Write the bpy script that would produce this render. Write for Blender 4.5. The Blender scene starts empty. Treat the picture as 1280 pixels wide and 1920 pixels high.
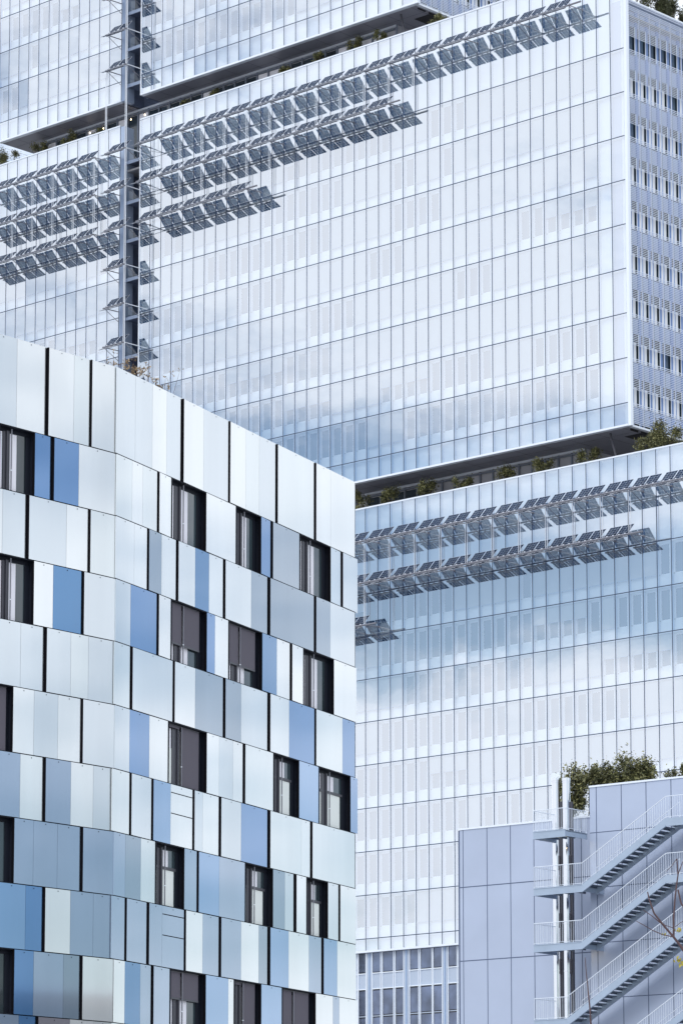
import bpy, math, random
from mathutils import Vector, Matrix
R = math.radians
sc = bpy.context.scene
# ------------------------------------------------------------------ camera
PITCH = R(8.2); FPX = 6384.0; PPX, PPY = 640.0, 1475.0; EYE = 1.6
cp, sp = math.cos(PITCH), math.sin(PITCH)
cd = bpy.data.cameras.new('camera'); cam = bpy.data.objects.new('camera', cd)
sc.collection.objects.link(cam); sc.camera = cam
cam.location = (0, 0, EYE); cam.rotation_euler = (R(90) + PITCH, 0, 0)
cd.sensor_fit = 'VERTICAL'; cd.sensor_height = 36; cd.lens = 36 * FPX / 1920
cd.shift_y = (PPY - 960) / 1920.0
cd.clip_start = 1; cd.clip_end = 6000
# ------------------------------------------------------------------ light
SUN_EL, SUN_AZ = 42, 205           # azimuth clockwise from +Y
w = bpy.data.worlds.new('World'); sc.world = w; w.use_nodes = True
nt = w.node_tree; nd = nt.nodes; lk = nt.links
for n in list(nd): nd.remove(n)
def N(t, **k):
    n = nd.new(t)
    for a, b in k.items(): setattr(n, a, b)
    return n
out = N('ShaderNodeOutputWorld'); bg = N('ShaderNodeBackground'); bg.inputs['Strength'].default_value = 0.1
sky = N('ShaderNodeTexSky'); sky.sky_type = 'NISHITA'; sky.sun_disc = False
sky.sun_elevation = R(SUN_EL); sky.sun_rotation = R(SUN_AZ)
sky.air_density = 1.0; sky.dust_density = 1.2; sky.ozone_density = 1.5
tc = N('ShaderNodeTexCoord'); mp = N('ShaderNodeMapping'); mp.inputs['Scale'].default_value = (1.0, 1.0, 2.6)
mp.inputs['Location'].default_value = (3.1, 1.7, 0.35)
ns = N('ShaderNodeTexNoise'); ns.inputs['Scale'].default_value = 4.2; ns.inputs['Detail'].default_value = 9; ns.inputs['Roughness'].default_value = .55
ns.inputs['Distortion'].default_value = .25
sx = N('ShaderNodeSeparateXYZ'); er = N('ShaderNodeValToRGB')       # cloud cover against height above the horizon
lk.new(tc.outputs['Generated'], mp.inputs[0]); lk.new(mp.outputs[0], ns.inputs[0]); lk.new(tc.outputs['Generated'], sx.inputs[0])
lk.new(sx.outputs[2], er.inputs[0])
e = er.color_ramp.elements
pts = [(0.0, .66), (.085, .62), (.115, .66), (.150, .80), (.175, .66), (.20, .46), (.245, .52), (.30, .62), (.38, .78), (1.0, .62)]
e[0].position = pts[0][0]; e[0].color = (pts[0][1],) * 3 + (1,)
e[1].position = pts[-1][0]; e[1].color = (pts[-1][1],) * 3 + (1,)
for p_, v_ in pts[1:-1]:
    q = e.new(p_); q.color = (v_, v_, v_, 1)
er2 = N('ShaderNodeValToRGB'); e2 = er2.color_ramp.elements       # the eastern half of the sky has its own cover
for (p_, v_) in [(.10, .50), (.16, .53), (.22, .60), (.27, .68)]:
    q = e2.new(p_); q.color = (v_, v_, v_, 1)
e2[0].color = (.42, .42, .42, 1); e2[-1].color = (.62, .62, .62, 1); lk.new(sx.outputs[2], er2.inputs[0])
xs = N('ShaderNodeMapRange'); xs.interpolation_type = 'SMOOTHSTEP'; xs.inputs['From Min'].default_value = -.3; xs.inputs['From Max'].default_value = .3
lk.new(sx.outputs[0], xs.inputs['Value'])
em = N('ShaderNodeMix', data_type='RGBA'); lk.new(xs.outputs[0], em.inputs['Factor']); lk.new(er.outputs[0], em.inputs['A']); lk.new(er2.outputs[0], em.inputs['B'])
ad = N('ShaderNodeMath', operation='ADD'); cr = N('ShaderNodeMapRange'); cr.interpolation_type = 'SMOOTHSTEP'
cr.inputs['From Min'].default_value = .92; cr.inputs['From Max'].default_value = 1.20
mx = N('ShaderNodeMix', data_type='RGBA'); mx.inputs['B'].default_value = (8.5, 9.0, 9.8, 1)
nf = N('ShaderNodeTexNoise'); nf.inputs['Scale'].default_value = 19; nf.inputs['Detail'].default_value = 6; nf.inputs['Roughness'].default_value = .6; lk.new(mp.outputs[0], nf.inputs[0])
fm = N('ShaderNodeMapRange'); fm.inputs['To Min'].default_value = -.25; fm.inputs['To Max'].default_value = .25; lk.new(nf.outputs['Fac'], fm.inputs['Value'])
fa = N('ShaderNodeMath', operation='ADD'); lk.new(ns.outputs['Fac'], fa.inputs[0]); lk.new(fm.outputs[0], fa.inputs[1]); lk.new(fa.outputs[0], ad.inputs[0]); lk.new(em.outputs['Result'], ad.inputs[1]); lk.new(ad.outputs[0], cr.inputs['Value'])
lk.new(cr.outputs[0], mx.inputs['Factor']); lk.new(sky.outputs[0], mx.inputs['A']); lk.new(mx.outputs['Result'], bg.inputs['Color'])
lk.new(bg.outputs[0], out.inputs[0])
sd = bpy.data.lights.new('sun', 'SUN'); so = bpy.data.objects.new('sun', sd); sc.collection.objects.link(so)
sd.energy = .75; sd.angle = R(20); sd.color = (1, .97, .93)
az = R(SUN_AZ); tosun = Vector((math.sin(az) * math.cos(R(SUN_EL)), math.cos(az) * math.cos(R(SUN_EL)), math.sin(R(SUN_EL))))
so.rotation_euler = tosun.to_track_quat('Z', 'Y').to_euler(); so.location = (0, -50, 200)
sc.view_settings.view_transform = 'Standard'; sc.view_settings.look = 'None'; sc.view_settings.gamma = 1
sc.view_settings.exposure = 0.6
# ------------------------------------------------------------------ coordinates
def ray(x, y):
    a = (x - PPX) / FPX; b = (PPY - y) / FPX
    return Vector((a, cp - b * sp, sp + b * cp))
class Frame:
    """a vertical reference plane: s along it, o out of it, z up"""
    def __init__(f, O, d, n):
        f.O = Vector(O); f.d = Vector(d).normalized(); f.n = Vector(n).normalized()
    def P(f, s, o, z):
        q = f.O + f.d * s + f.n * o; return Vector((q.x, q.y, z))
    def hit(f, x, y, o=0.0):
        r = ray(x, y); r2 = Vector((r.x, r.y)); t = (f.n.dot(f.O) + o) / f.n.dot(r2)
        q = r2 * t; return (q - f.O).dot(f.d), EYE + r.z * t
    def ang(f): return math.atan2(f.d.y, f.d.x)
def at_depth(x, y, Y):
    r = ray(x, y); t = Y / r.y; return Vector((r.x * t, Y, EYE + r.z * t))
# ------------------------------------------------------------------ materials
def mat(name, col, rough=.5, metal=0.0, coat=0.0, spec=.5, emit=0, noise=0.0, nscale=3.0, bump=0.0, bscale=8.0, stretch=(1, 1, 1)):
    m = bpy.data.materials.new(name); m.use_nodes = True
    t = m.node_tree; b = t.nodes['Principled BSDF']; b.inputs['Coat IOR'].default_value = 1.7
    b.inputs['Base Color'].default_value = (*col, 1); b.inputs['Roughness'].default_value = rough
    b.inputs['Metallic'].default_value = metal; b.inputs['Coat Weight'].default_value = coat
    b.inputs['Coat Roughness'].default_value = .05; b.inputs['Specular IOR Level'].default_value = spec
    if emit:
        b.inputs['Emission Color'].default_value = (*col, 1); b.inputs['Emission Strength'].default_value = emit
    if noise or bump:
        g = t.nodes.new('ShaderNodeNewGeometry'); mm = t.nodes.new('ShaderNodeMapping'); mm.inputs['Scale'].default_value = stretch
        t.links.new(g.outputs['Position'], mm.inputs[0])
    if noise:
        n = t.nodes.new('ShaderNodeTexNoise'); n.inputs['Scale'].default_value = nscale; n.inputs['Detail'].default_value = 5
        t.links.new(mm.outputs[0], n.inputs[0])
        mr = t.nodes.new('ShaderNodeMapRange'); mr.inputs['To Min'].default_value = 1 - noise; mr.inputs['To Max'].default_value = 1 + noise
        mr.inputs['From Min'].default_value = .3; mr.inputs['From Max'].default_value = .7
        t.links.new(n.outputs['Fac'], mr.inputs['Value'])
        v = t.nodes.new('ShaderNodeVectorMath'); v.operation = 'SCALE'; v.inputs[0].default_value = col
        t.links.new(mr.outputs[0], v.inputs['Scale']); t.links.new(v.outputs[0], b.inputs['Base Color'])
    if bump:
        n2 = t.nodes.new('ShaderNodeTexNoise'); n2.inputs['Scale'].default_value = bscale; n2.inputs['Detail'].default_value = 2
        t.links.new(mm.outputs[0], n2.inputs[0])
        bp = t.nodes.new('ShaderNodeBump'); bp.inputs['Strength'].default_value = bump; bp.inputs['Distance'].default_value = .02
        t.links.new(n2.outputs['Fac'], bp.inputs['Height']); t.links.new(bp.outputs[0], b.inputs['Normal'])
    return m
def glass_mat(name, refl, tint=(.9, .95, .97), rough=0.0, gtint=(.93, .97, 1), wob=.0):
    m = bpy.data.materials.new(name); m.use_nodes = True; t = m.node_tree
    for n in list(t.nodes): t.nodes.remove(n)
    o = t.nodes.new('ShaderNodeOutputMaterial'); x = t.nodes.new('ShaderNodeMixShader'); tr = t.nodes.new('ShaderNodeBsdfTransparent')
    g = t.nodes.new('ShaderNodeBsdfGlossy'); g.inputs['Roughness'].default_value = rough; g.inputs['Color'].default_value = (*gtint, 1)
    tr.inputs['Color'].default_value = (*tint, 1)
    lf = t.nodes.new('ShaderNodeLayerWeight'); lw = t.nodes.new('ShaderNodeMath'); lw.operation = 'POWER'; lw.inputs[1].default_value = 4
    t.links.new(lf.outputs['Facing'], lw.inputs[0])
    mr = t.nodes.new('ShaderNodeMapRange'); mr.inputs['From Min'].default_value = 0.0; mr.inputs['From Max'].default_value = 1
    mr.inputs['To Min'].default_value = refl; mr.inputs['To Max'].default_value = 1
    t.links.new(lw.outputs[0], mr.inputs[0]); t.links.new(mr.outputs[0], x.inputs[0])
    t.links.new(tr.outputs[0], x.inputs[1]); t.links.new(g.outputs[0], x.inputs[2]); t.links.new(x.outputs[0], o.inputs[0])
    if wob:
        geo = t.nodes.new('ShaderNodeNewGeometry'); n2 = t.nodes.new('ShaderNodeTexNoise'); n2.inputs['Scale'].default_value = .8
        t.links.new(geo.outputs['Position'], n2.inputs[0]); bp = t.nodes.new('ShaderNodeBump'); bp.inputs['Strength'].default_value = wob
        bp.inputs['Distance'].default_value = .02; t.links.new(n2.outputs['Fac'], bp.inputs['Height']); t.links.new(bp.outputs[0], g.inputs['Normal'])
    return m
def pv_mat(name):
    """photovoltaic glass: dark cells with clear joints between them, laid out in cell units on the panel itself"""
    m = bpy.data.materials.new(name); m.use_nodes = True; t = m.node_tree; b = t.nodes['Principled BSDF']
    o = t.nodes['Material Output']
    b.inputs['Base Color'].default_value = (.012, .017, .032, 1); b.inputs['Roughness'].default_value = .45; b.inputs['Specular IOR Level'].default_value = .0
    uv = t.nodes.new('ShaderNodeUVMap'); s = t.nodes.new('ShaderNodeSeparateXYZ'); t.links.new(uv.outputs[0], s.inputs[0])
    res = []
    for k in (0, 1):
        f = t.nodes.new('ShaderNodeMath'); f.operation = 'FRACT'; t.links.new(s.outputs[k], f.inputs[0])
        a = t.nodes.new('ShaderNodeMath'); a.operation = 'SUBTRACT'; a.inputs[1].default_value = .5; t.links.new(f.outputs[0], a.inputs[0])
        c = t.nodes.new('ShaderNodeMath'); c.operation = 'ABSOLUTE'; t.links.new(a.outputs[0], c.inputs[0])
        d = t.nodes.new('ShaderNodeMath'); d.operation = 'GREATER_THAN'; d.inputs[1].default_value = .464; t.links.new(c.outputs[0], d.inputs[0]); res.append(d)
    mxx = t.nodes.new('ShaderNodeMath'); mxx.operation = 'MAXIMUM'; t.links.new(res[0].outputs[0], mxx.inputs[0]); t.links.new(res[1].outputs[0], mxx.inputs[1])
    clear = t.nodes.new('ShaderNodeMixShader'); clear.inputs[0].default_value = .35
    tr = t.nodes.new('ShaderNodeBsdfTransparent'); g = t.nodes.new('ShaderNodeBsdfPrincipled'); g.inputs['Base Color'].default_value = (.75, .8, .86, 1); g.inputs['Roughness'].default_value = .2
    t.links.new(tr.outputs[0], clear.inputs[1]); t.links.new(g.outputs[0], clear.inputs[2])
    cm = t.nodes.new('ShaderNodeMixShader'); cm.inputs[0].default_value = .09; ct = t.nodes.new('ShaderNodeBsdfTransparent'); ct.inputs['Color'].default_value = (.22, .5, 1, 1)
    t.links.new(b.outputs[0], cm.inputs[1]); t.links.new(ct.outputs[0], cm.inputs[2])
    x = t.nodes.new('ShaderNodeMixShader'); t.links.new(mxx.outputs[0], x.inputs[0]); t.links.new(cm.outputs[0], x.inputs[1]); t.links.new(clear.outputs[0], x.inputs[2])
    t.links.new(x.outputs[0], o.inputs[0]); return m
M = {}
M['glass'] = glass_mat('tower glass', .55, gtint=(.955, .97, 1), wob=.03)
M['pane'] = mat('inner window glass', (.045, .085, .14), .08, spec=.4, noise=.35, nscale=.9, stretch=(1, 1, .35))
M['wall'] = mat('white spandrel', (.80, .86, .91), .6, noise=.02, nscale=.3)
M['wall2'] = mat('white frame', (.74, .80, .86), .5)
M['blind'] = mat('grey blind', (.40, .44, .48), .8, noise=.05, nscale=.6)
M['balus'] = glass_mat('balustrade glass', .06)
M['podglass'] = mat('podium glass', (.10, .13, .21), .03, spec=1.0, metal=.35, noise=.5, nscale=.5, bump=.05, bscale=.6)
M['joint'] = mat('dark blue joint', (.035, .06, .12), .4)
M['mull'] = mat('pale blue mullion', (.30, .42, .62), .4)
M['edge'] = mat('white metal edge', (.78, .83, .9), .35, metal=.2)
M['soffit'] = mat('grey soffit', (.22, .22, .26), .45, noise=.06, nscale=.15)
M['soffitj'] = mat('soffit joint', (.06, .06, .07), .6)
M['black'] = mat('black void and window shade', (.012, .012, .016), .7)
M['strut'] = mat('dark strut', (.06, .06, .075), .5)
M['terr'] = mat('terrace wall panel', (.42, .42, .46), .6, noise=.1, nscale=.5)
M['terrf'] = mat('terrace wall frame', (.20, .23, .29), .5)
M['dglass'] = mat('dark glass', (.03, .045, .06), .04, spec=.7, noise=.4, nscale=.4)
M['slat'] = mat('louvre slat', (.78, .84, .95), .35)
M['sidewall'] = mat('side spandrel', (.38, .46, .63), .5)
M['sidepil'] = mat('side pilaster', (.17, .28, .56), .4)
M['sideglass'] = mat('side curtain and sky reflection', (.93, .94, .95), .2)  # white holds pale curtains and a painted-in reflection of bright sky
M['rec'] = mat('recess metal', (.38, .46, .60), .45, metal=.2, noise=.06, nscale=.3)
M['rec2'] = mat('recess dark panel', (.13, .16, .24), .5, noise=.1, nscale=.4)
M['tube'] = mat('galvanised tube', (.22, .225, .26), .45, metal=.35, noise=.1, nscale=2)
M['rod'] = mat('white rod', (.80, .84, .9), .4)
M['pv'] = pv_mat('photovoltaic cells')
M['lamp'] = mat('warm lamp', (1, .78, .48), .4, emit=7)
M['leaf'] = mat('olive leaf', (.19, .185, .075), .5, noise=.6, nscale=1.3)
M['leaf2'] = mat('dark leaf', (.075, .082, .035), .55, noise=.5, nscale=1.5)
M['dryleaf'] = mat('dry leaf', (.55, .42, .27), .7, noise=.4, nscale=4)
M['bark'] = mat('bark', (.10, .075, .055), .8, noise=.3, nscale=6)
M['twig'] = mat('red brown twig', (.085, .05, .055), .7, noise=.3, nscale=9)
M['bud'] = mat('yellow green bud', (.42, .36, .06), .6)
M['lav'] = mat('lavender cladding', (.43, .49, .62), .42, metal=.15, noise=.045, nscale=.35)
M['lavj'] = mat('cladding joint', (.09, .12, .2), .6)
M['steel'] = mat('painted stair steel', (.35, .43, .54), .4, noise=.05, nscale=1.5)
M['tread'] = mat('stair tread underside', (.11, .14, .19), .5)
M['rail'] = mat('pale railing steel', (.72, .78, .86), .4)
M['chrome'] = mat('polished flue', (.66, .67, .70), .10, metal=1.0, bump=.05, bscale=1.0)
M['frame'] = mat('anthracite frame', (.06, .06, .075), .4)
M['reveal'] = mat('black reveal', (.010, .013, .022), .6, spec=.2)
M['screen'] = mat('dark roller blind', (.115, .105, .13), .8)
M['curtain'] = mat('pale curtain', (.88, .87, .92), .7)
M['curtain2'] = mat('greenish curtain', (.86, .90, .86), .7)
M['wglass'] = mat('window glass', (.045, .065, .075), .03, spec=.8, noise=.4, nscale=1.2, stretch=(1, 1, .2))
M['backing_shade'] = mat('black backing and gap shade', (.006, .006, .009), .9, spec=.1)
M['ground'] = mat('pavement', (.34, .34, .35), .9, noise=.15, nscale=.2)
M['roof'] = mat('roof gravel', (.3, .3, .31), .9, noise=.2, nscale=2)
M['stone'] = mat('grey brown facade', (.30, .27, .26), .8, noise=.1, nscale=.2)
M['podwall'] = mat('podium cladding', (.44, .51, .62), .5, noise=.04, nscale=.4)
M['red'] = mat('red tag', (.7, .03, .04), .5)
def panel_mat(name, c): return mat(name, c, 0.045, metal=.45, coat=1.0, spec=.6, noise=.055, nscale=.7, stretch=(1, 1, .15), bump=.05, bscale=.9)
PM = {'W': panel_mat('white green panel', (.75, .775, .775)), 'G': panel_mat('pale grey panel', (.60, .65, .68)),
      'g': panel_mat('light grey panel', (.67, .715, .72)), 'M': panel_mat('blue grey panel', (.235, .31, .39)),
      'B': panel_mat('mid blue panel', (.085, .225, .46)), 'D': panel_mat('deep blue panel', (.025, .17, .38)),
      'S': panel_mat('steel blue panel', (.28, .37, .49)), 'E': panel_mat('brown reflection panel', (.30, .29, .33)), 'C': panel_mat('light blue panel', (.18, .33, .54))}  # the mushroom tone paints in a brown building mirrored by the panel
# ------------------------------------------------------------------ mesh helper
class MB:
    def __init__(m): m.v = []; m.f = []; m.mi = []; m.mats = []; m.uv = []
    def mid(m, k):
        k = M[k] if isinstance(k, str) else k
        if k not in m.mats: m.mats.append(k)
        return m.mats.index(k)
    def face(m, pts, k, uv=None):
        i = len(m.v); m.v += [tuple(p) for p in pts]; m.f.append(tuple(range(i, i + len(pts)))); m.mi.append(m.mid(k)); m.uv.append(uv)
    def hexa(m, c, k):     # 8 corners: bottom ring then top ring
        i = len(m.v); m.v += [tuple(p) for p in c]; q = m.mid(k)
        for f in ((3, 2, 1, 0), (4, 5, 6, 7), (0, 1, 5, 4), (1, 2, 6, 5), (2, 3, 7, 6), (3, 0, 4, 7)):
            m.f.append(tuple(i + j for j in f)); m.mi.append(q); m.uv.append(None)
    def box(m, F, s0, s1, o0, o1, z0, z1, k):
        m.hexa([F.P(s0, o0, z0), F.P(s1, o0, z0), F.P(s1, o1, z0), F.P(s0, o1, z0), F.P(s0, o0, z1), F.P(s1, o0, z1), F.P(s1, o1, z1), F.P(s0, o1, z1)], k)
    def tube(m, a, b, r, k, n=6, r2=None):
        a = Vector(a); b = Vector(b); d = (b - a); L = d.length
        if L < 1e-6: return
        q = d.to_track_quat('Z', 'Y'); r2 = r if r2 is None else r2; i = len(m.v); kk = m.mid(k)
        for p, rr in ((a, r), (b, r2)):
            for j in range(n):
                t = 2 * math.pi * j / n; m.v.append(tuple(p + q @ Vector((math.cos(t) * rr, math.sin(t) * rr, 0))))
        for j in range(n):
            j2 = (j + 1) % n; m.f.append((i + j, i + j2, i + n + j2, i + n + j)); m.mi.append(kk); m.uv.append(None)
        m.f.append(tuple(i + j for j in range(n - 1, -1, -1))); m.f.append(tuple(i + n + j for j in range(n))); m.mi += [kk, kk]; m.uv += [None, None]
    def build(m, name, parent=None, origin=None, smooth=False):
        me = bpy.data.meshes.new(name)
        o3 = Vector(origin) if origin is not None else (Vector(parent['_org']) if parent and '_org' in parent else Vector((0, 0, 0)))
        vv = [(a[0] - o3.x, a[1] - o3.y, a[2] - o3.z) for a in m.v]
        me.from_pydata(vv, [], m.f)
        for k in m.mats: me.materials.append(k)
        me.polygons.foreach_set('material_index', m.mi)
        if any(u for u in m.uv):
            l = me.uv_layers.new(name='UVMap'); li = 0
            for fi, f in enumerate(m.f):
                for j in range(len(f)):
                    if m.uv[fi]: l.data[li].uv = m.uv[fi][j]
                    li += 1
        if smooth: me.polygons.foreach_set('use_smooth', [True] * len(m.f))
        me.update(); ob = bpy.data.objects.new(name, me); sc.collection.objects.link(ob)
        if parent: ob.parent = parent; 
        else: ob.location = o3
        if parent and parent.type == 'MESH': pass
        return ob
roots = []
def thing(name, label, cat, loc, group=None, rz=0):
    o = bpy.data.objects.new(name, None); sc.collection.objects.link(o); o.location = loc; o.rotation_euler[2] = rz
    o.empty_display_size = .2; o['label'] = label; o['category'] = cat
    if group: o['group'] = group
    o['_org'] = tuple(loc); roots.append(o); return o
def sub(mb, name, parent, root):      # child of a mesh part, same origin as its root
    return mb.build(name, parent, origin=root['_org'])
def struct(o): o['kind'] = 'structure'
ORD = ['first', 'second', 'third', 'fourth', 'fifth', 'sixth', 'seventh', 'eighth', 'ninth', 'tenth', 'eleventh', 'twelfth', 'thirteenth', 'fourteenth',
       'fifteenth', 'sixteenth', 'seventeenth', 'eighteenth', 'nineteenth', 'twentieth']
# ------------------------------------------------------------------ ground
mb = MB(); mb.face([(-3000, -600, 0), (3000, -600, 0), (3000, 4000, 0), (-3000, 4000, 0)], 'ground'); g = mb.build('ground'); struct(g)
# ================================================================== THE GLASS TOWER
B = 1.491
r0 = ray(1172.5, 400); t0 = 280 / r0.y
T = Frame((r0.x * t0, 280), (-6990, 6450), (-6450, -6990))
CORN = T.P(0, 0, 0)
def side_frame(s): p = T.P(s, 0, 0); return Frame((p.x, p.y), (5960, 6450), (6450, -5960))
tower = thing('courthouse_tower', 'tall pale glass office tower of stacked blocks with planted terraces', 'skyscraper', tuple(T.P(20 * B, -12, 0)))
TB = MB
joints = MB(); mulls = MB(); inner = MB(); glass = {}; wins = []
rnd = random.Random(5)
def runs(n, p, seed):
    r = random.Random(seed); out_ = []
    while len(out_) < n:
        L = r.randint(1, 5); st = 'open' if r.random() < p else ('half' if r.random() < .12 else 'closed')
        out_ += [st] * L
    return out_[:n]
def curtain(name, s0, s1, lines, ztop, zbot, off, states, blank=2, deep=-.62):
    """a glazed front: lines = floor joints, bays of B, s0..s1 in bays"""
    gl = MB(); r = random.Random(name)
    zs = [zbot] + lines + [ztop]
    i = int(math.floor(s0)); edges = [s0] + [k + off for k in range(i, int(math.ceil(s1)) + 1) if s0 + .2 < k + off < s1 - .2] + [s1]
    for bi in range(len(edges) - 1):
        a, b = edges[bi] * B, edges[bi + 1] * B
        for zi in range(len(zs) - 1):
            z0, z1 = zs[zi], zs[zi + 1]; j = [r.gauss(0, .0016) for _ in range(3)]
            gl.face([T.P(a, j[0] + j[2], z0), T.P(b, -j[0] + j[2], z0), T.P(b, -j[0] - j[2] * .5 + j[1], z1), T.P(a, j[0] - j[2] * .5 + j[1], z1)][::-1], 'glass')
            full = (z1 - z0 > 3) and (z1 - z0 < 5) and bi >= blank
            if not full:
                inner.face([T.P(a, -.36, z0), T.P(b, -.36, z0), T.P(b, -.36, z1), T.P(a, -.36, z1)][::-1], 'wall')
                continue
            H = z1 - z0; W = b - a; wa, wb = b - .71 * W, b - .07 * W      # b = left edge as seen
            zb, zt = z0 + .285 * H, z0 + .93 * H
            for (p, q, u, v) in ((a, b, z0, zb), (a, b, zt, z1), (a, wa, zb, zt), (wb, b, zb, zt)):
                inner.face([T.P(p, -.36, u), T.P(q, -.36, u), T.P(q, -.36, v), T.P(p, -.36, v)][::-1], 'wall')
            # light frame profile at the sides of each opening
            inner.box(T, wb - .02, wb + .10, -.36, -.30, zb, zt, 'wall2'); inner.box(T, wa - .08, wa + .02, -.36, -.31, zb, zt, 'wall2')
            st = states[zi][bi % len(states[zi])] if zi < len(states) else 'closed'
            wins.append((wa, wb, zb, zt, a, b, z0, H, st))
    for k in range(len(edges)):
        s = edges[k] * B
        joints.box(T, s - .033, s + .033, -.010, .012, zbot, ztop, 'joint')
        mulls.box(T, s - .028, s + .028, -.30, -.02, zbot, ztop, 'mull')
    for z in lines:
        joints.box(T, s0 * B, s1 * B, -.010, .014, z - .038, z + .038, 'joint')
        mulls.box(T, s0 * B, s1 * B, -.355, -.02, z - .10, z - .05, 'wall2')
    return gl
L2 = [74.75 + 3.905 * k for k in range(9)]; L1 = [31.25 + 3.885 * k for k in range(9)]; L3 = [118.25 + 3.72 * k for k in range(9)]
def states_for(n, overrides, p, seed):
    st = [runs(n, p[min(i, len(p) - 1)], seed + i) for i in range(12)]
    for (row, a, b, v) in overrides:
        for k in range(a, b + 1):
            if k < n: st[row][k] = v
    return st
ov2 = [(1, 2, 16, 'open'), (1, 17, 19, 'closed'), (1, 20, 27, 'open'), (2, 2, 6, 'open'), (2, 7, 9, 'closed'), (2, 10, 14, 'open'), (2, 15, 18, 'half'), (2, 19, 22, 'closed'),
       (2, 23, 26, 'half'), (2, 27, 31, 'open'), (3, 2, 22, 'closed'), (3, 23, 26, 'open'), (3, 27, 31, 'half'), (4, 2, 9, 'closed'), (4, 10, 12, 'open'), (4, 13, 20, 'closed'),
       (5, 2, 5, 'half'), (5, 6, 7, 'open'), (5, 8, 16, 'closed'), (5, 17, 19, 'open'), (6, 2, 13, 'closed'), (7, 2, 12, 'closed'), (8, 2, 11, 'closed')]
s2 = states_for(60, ov2, [.3, .6, .5, .5, .45, .45, .4, .35, .35], 11)
s1_ = states_for(60, [(8, 0, 3, 'open'), (8, 12, 20, 'closed')], [.2, .8, .8, .65, .5, .4, .5, .6, .5], 40)
s3 = states_for(60, [], [.35], 80)
g2 = curtain('b2r', 0.0, 40.0, L2, 113.66, 72.9, 0, s2)
g2b = curtain('b2l', 41.88, 58.0, L2, 113.66, 72.9, 0, s2, blank=0)
g3 = curtain('b3r', 15.95, 40.0, L3, 150.0, 116.35, 0, s3)
g3b = curtain('b3l', 41.85, 53.95, L3, 150.0, 116.35, 0, s3, blank=0)
g1 = curtain('b1', -14.0, 58.0, L1, 70.2, 30.2, .11, s1_)
for gg, nm in ((g2, 0), (g2b, 0), (g3, 0), (g3b, 0), (g1, 0)):
    gg.build('curtain_glass', tower)
joints.build('glazing_joints', tower); mulls.build('mullion_grid', tower); inner.build('spandrel_wall', tower)
# windows: the 100 that show largest (nearest, in frame) are parts of their own
def visible(wd):
    a = T.P(wd[0], 0, wd[2]); dx = a.x; q = a.y * cp + (a.z - EYE) * sp; x = 640 + FPX * a.x / q; u = -a.y * sp + (a.z - EYE) * cp; y = PPY - FPX * u / q
    ok = -10 < x < 1285 and 0 < y < 1770 and not (x < 668 and y > 690 + max(0, x - 218) * .5 ) and not (x > 862 and y > 1560)
    return (ok, x, y)
vis = [];  rest = []
for wd in wins:
    ok, x, y = visible(wd)
    (vis if ok else rest).append((x, wd))
vis.sort(key=lambda t: -t[0]); rest += vis[100:]; vis = vis[:100]
def win_mesh(mb, wd, frame=True):
    wa, wb, zb, zt, a, b, z0, H, st = wd
    mb.face([T.P(wa, -.46, zb), T.P(wb, -.46, zb), T.P(wb, -.46, zt), T.P(wa, -.46, zt)][::-1], 'pane')
    for (p, q, u, v) in ((wa, wa, zb, zt), (wb, wb, zb, zt)):
        mb.face([T.P(p, -.46, u), T.P(p, -.36, u), T.P(p, -.36, v), T.P(p, -.46, v)], 'wall2')
    mb.face([T.P(wa, -.46, zb), T.P(wb, -.46, zb), T.P(wb, -.36, zb), T.P(wa, -.36, zb)], 'wall2')
    mb.face([T.P(wa, -.46, zt), T.P(wb, -.46, zt), T.P(wb, -.36, zt), T.P(wa, -.36, zt)], 'wall2')
    mb.box(T, wb + .03, wb + .07, -.30, -.24, zb - .12, zb - .03, 'frame')     # small hinge block under the jamb
def blind_mesh(mb, wd):
    wa, wb, zb, zt, a, b, z0, H, st = wd
    if st == 'open': return False
    W = b - a; zl = zb - .02 if st == 'closed' else zb + (zt - zb) * .52
    mb.box(T, b - .87 * W, b - .02, -.17, -.155, zl, z0 + .965 * H, 'blind'); mb.box(T, b - .87 * W, b - .02, -.18, -.145, zl - .04, zl, 'mull'); return True
for x, wd in vis:
    mb = MB(); win_mesh(mb, wd); o = mb.build('window', tower); mb = MB()
    if blind_mesh(mb, wd): sub(mb, 'blind', o, tower)
mb = MB()
for x, wd in rest: win_mesh(mb, wd); blind_mesh(mb, wd)
o = mb.build('window', tower); o['kind'] = 'stuff'
# solid bodies behind the glass, copings, ledges, soffits
for (a, b, z0, z1) in ((1.0, 40, 73.0, 108.9), (41.9, 57.8, 73.0, 108.9), (17.0, 40, 116.5, 149.8), (41.9, 53.8, 116.5, 149.8), (-13.8, 57.8, 30.3, 66.0)):
    mb = MB(); mb.box(T, a * B, b * B, -26, -.5, z0, z1, 'wall'); mb.build('core_wall', tower)
for (a, b, z) in ((0, 40, 113.66), (41.88, 58, 113.66), (-14, 58, 70.2), (15.95, 40, 150), (41.85, 53.95, 150)):
    mb = MB(); mb.box(T, a * B, b * B, -.30, .06, z, z + .13, 'edge'); mb.build('coping', tower)
for (a, b, z) in ((-.02, 40, 72.9), (41.88, 58, 72.9), (15.93, 40, 116.35), (41.85, 53.95, 116.35), (-14, 58, 30.2)):
    mb = MB(); mb.box(T, a * B, b * B, -.40, .07, z - .17, z - .002, 'edge'); mb.build('bottom_ledge', tower)
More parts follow.
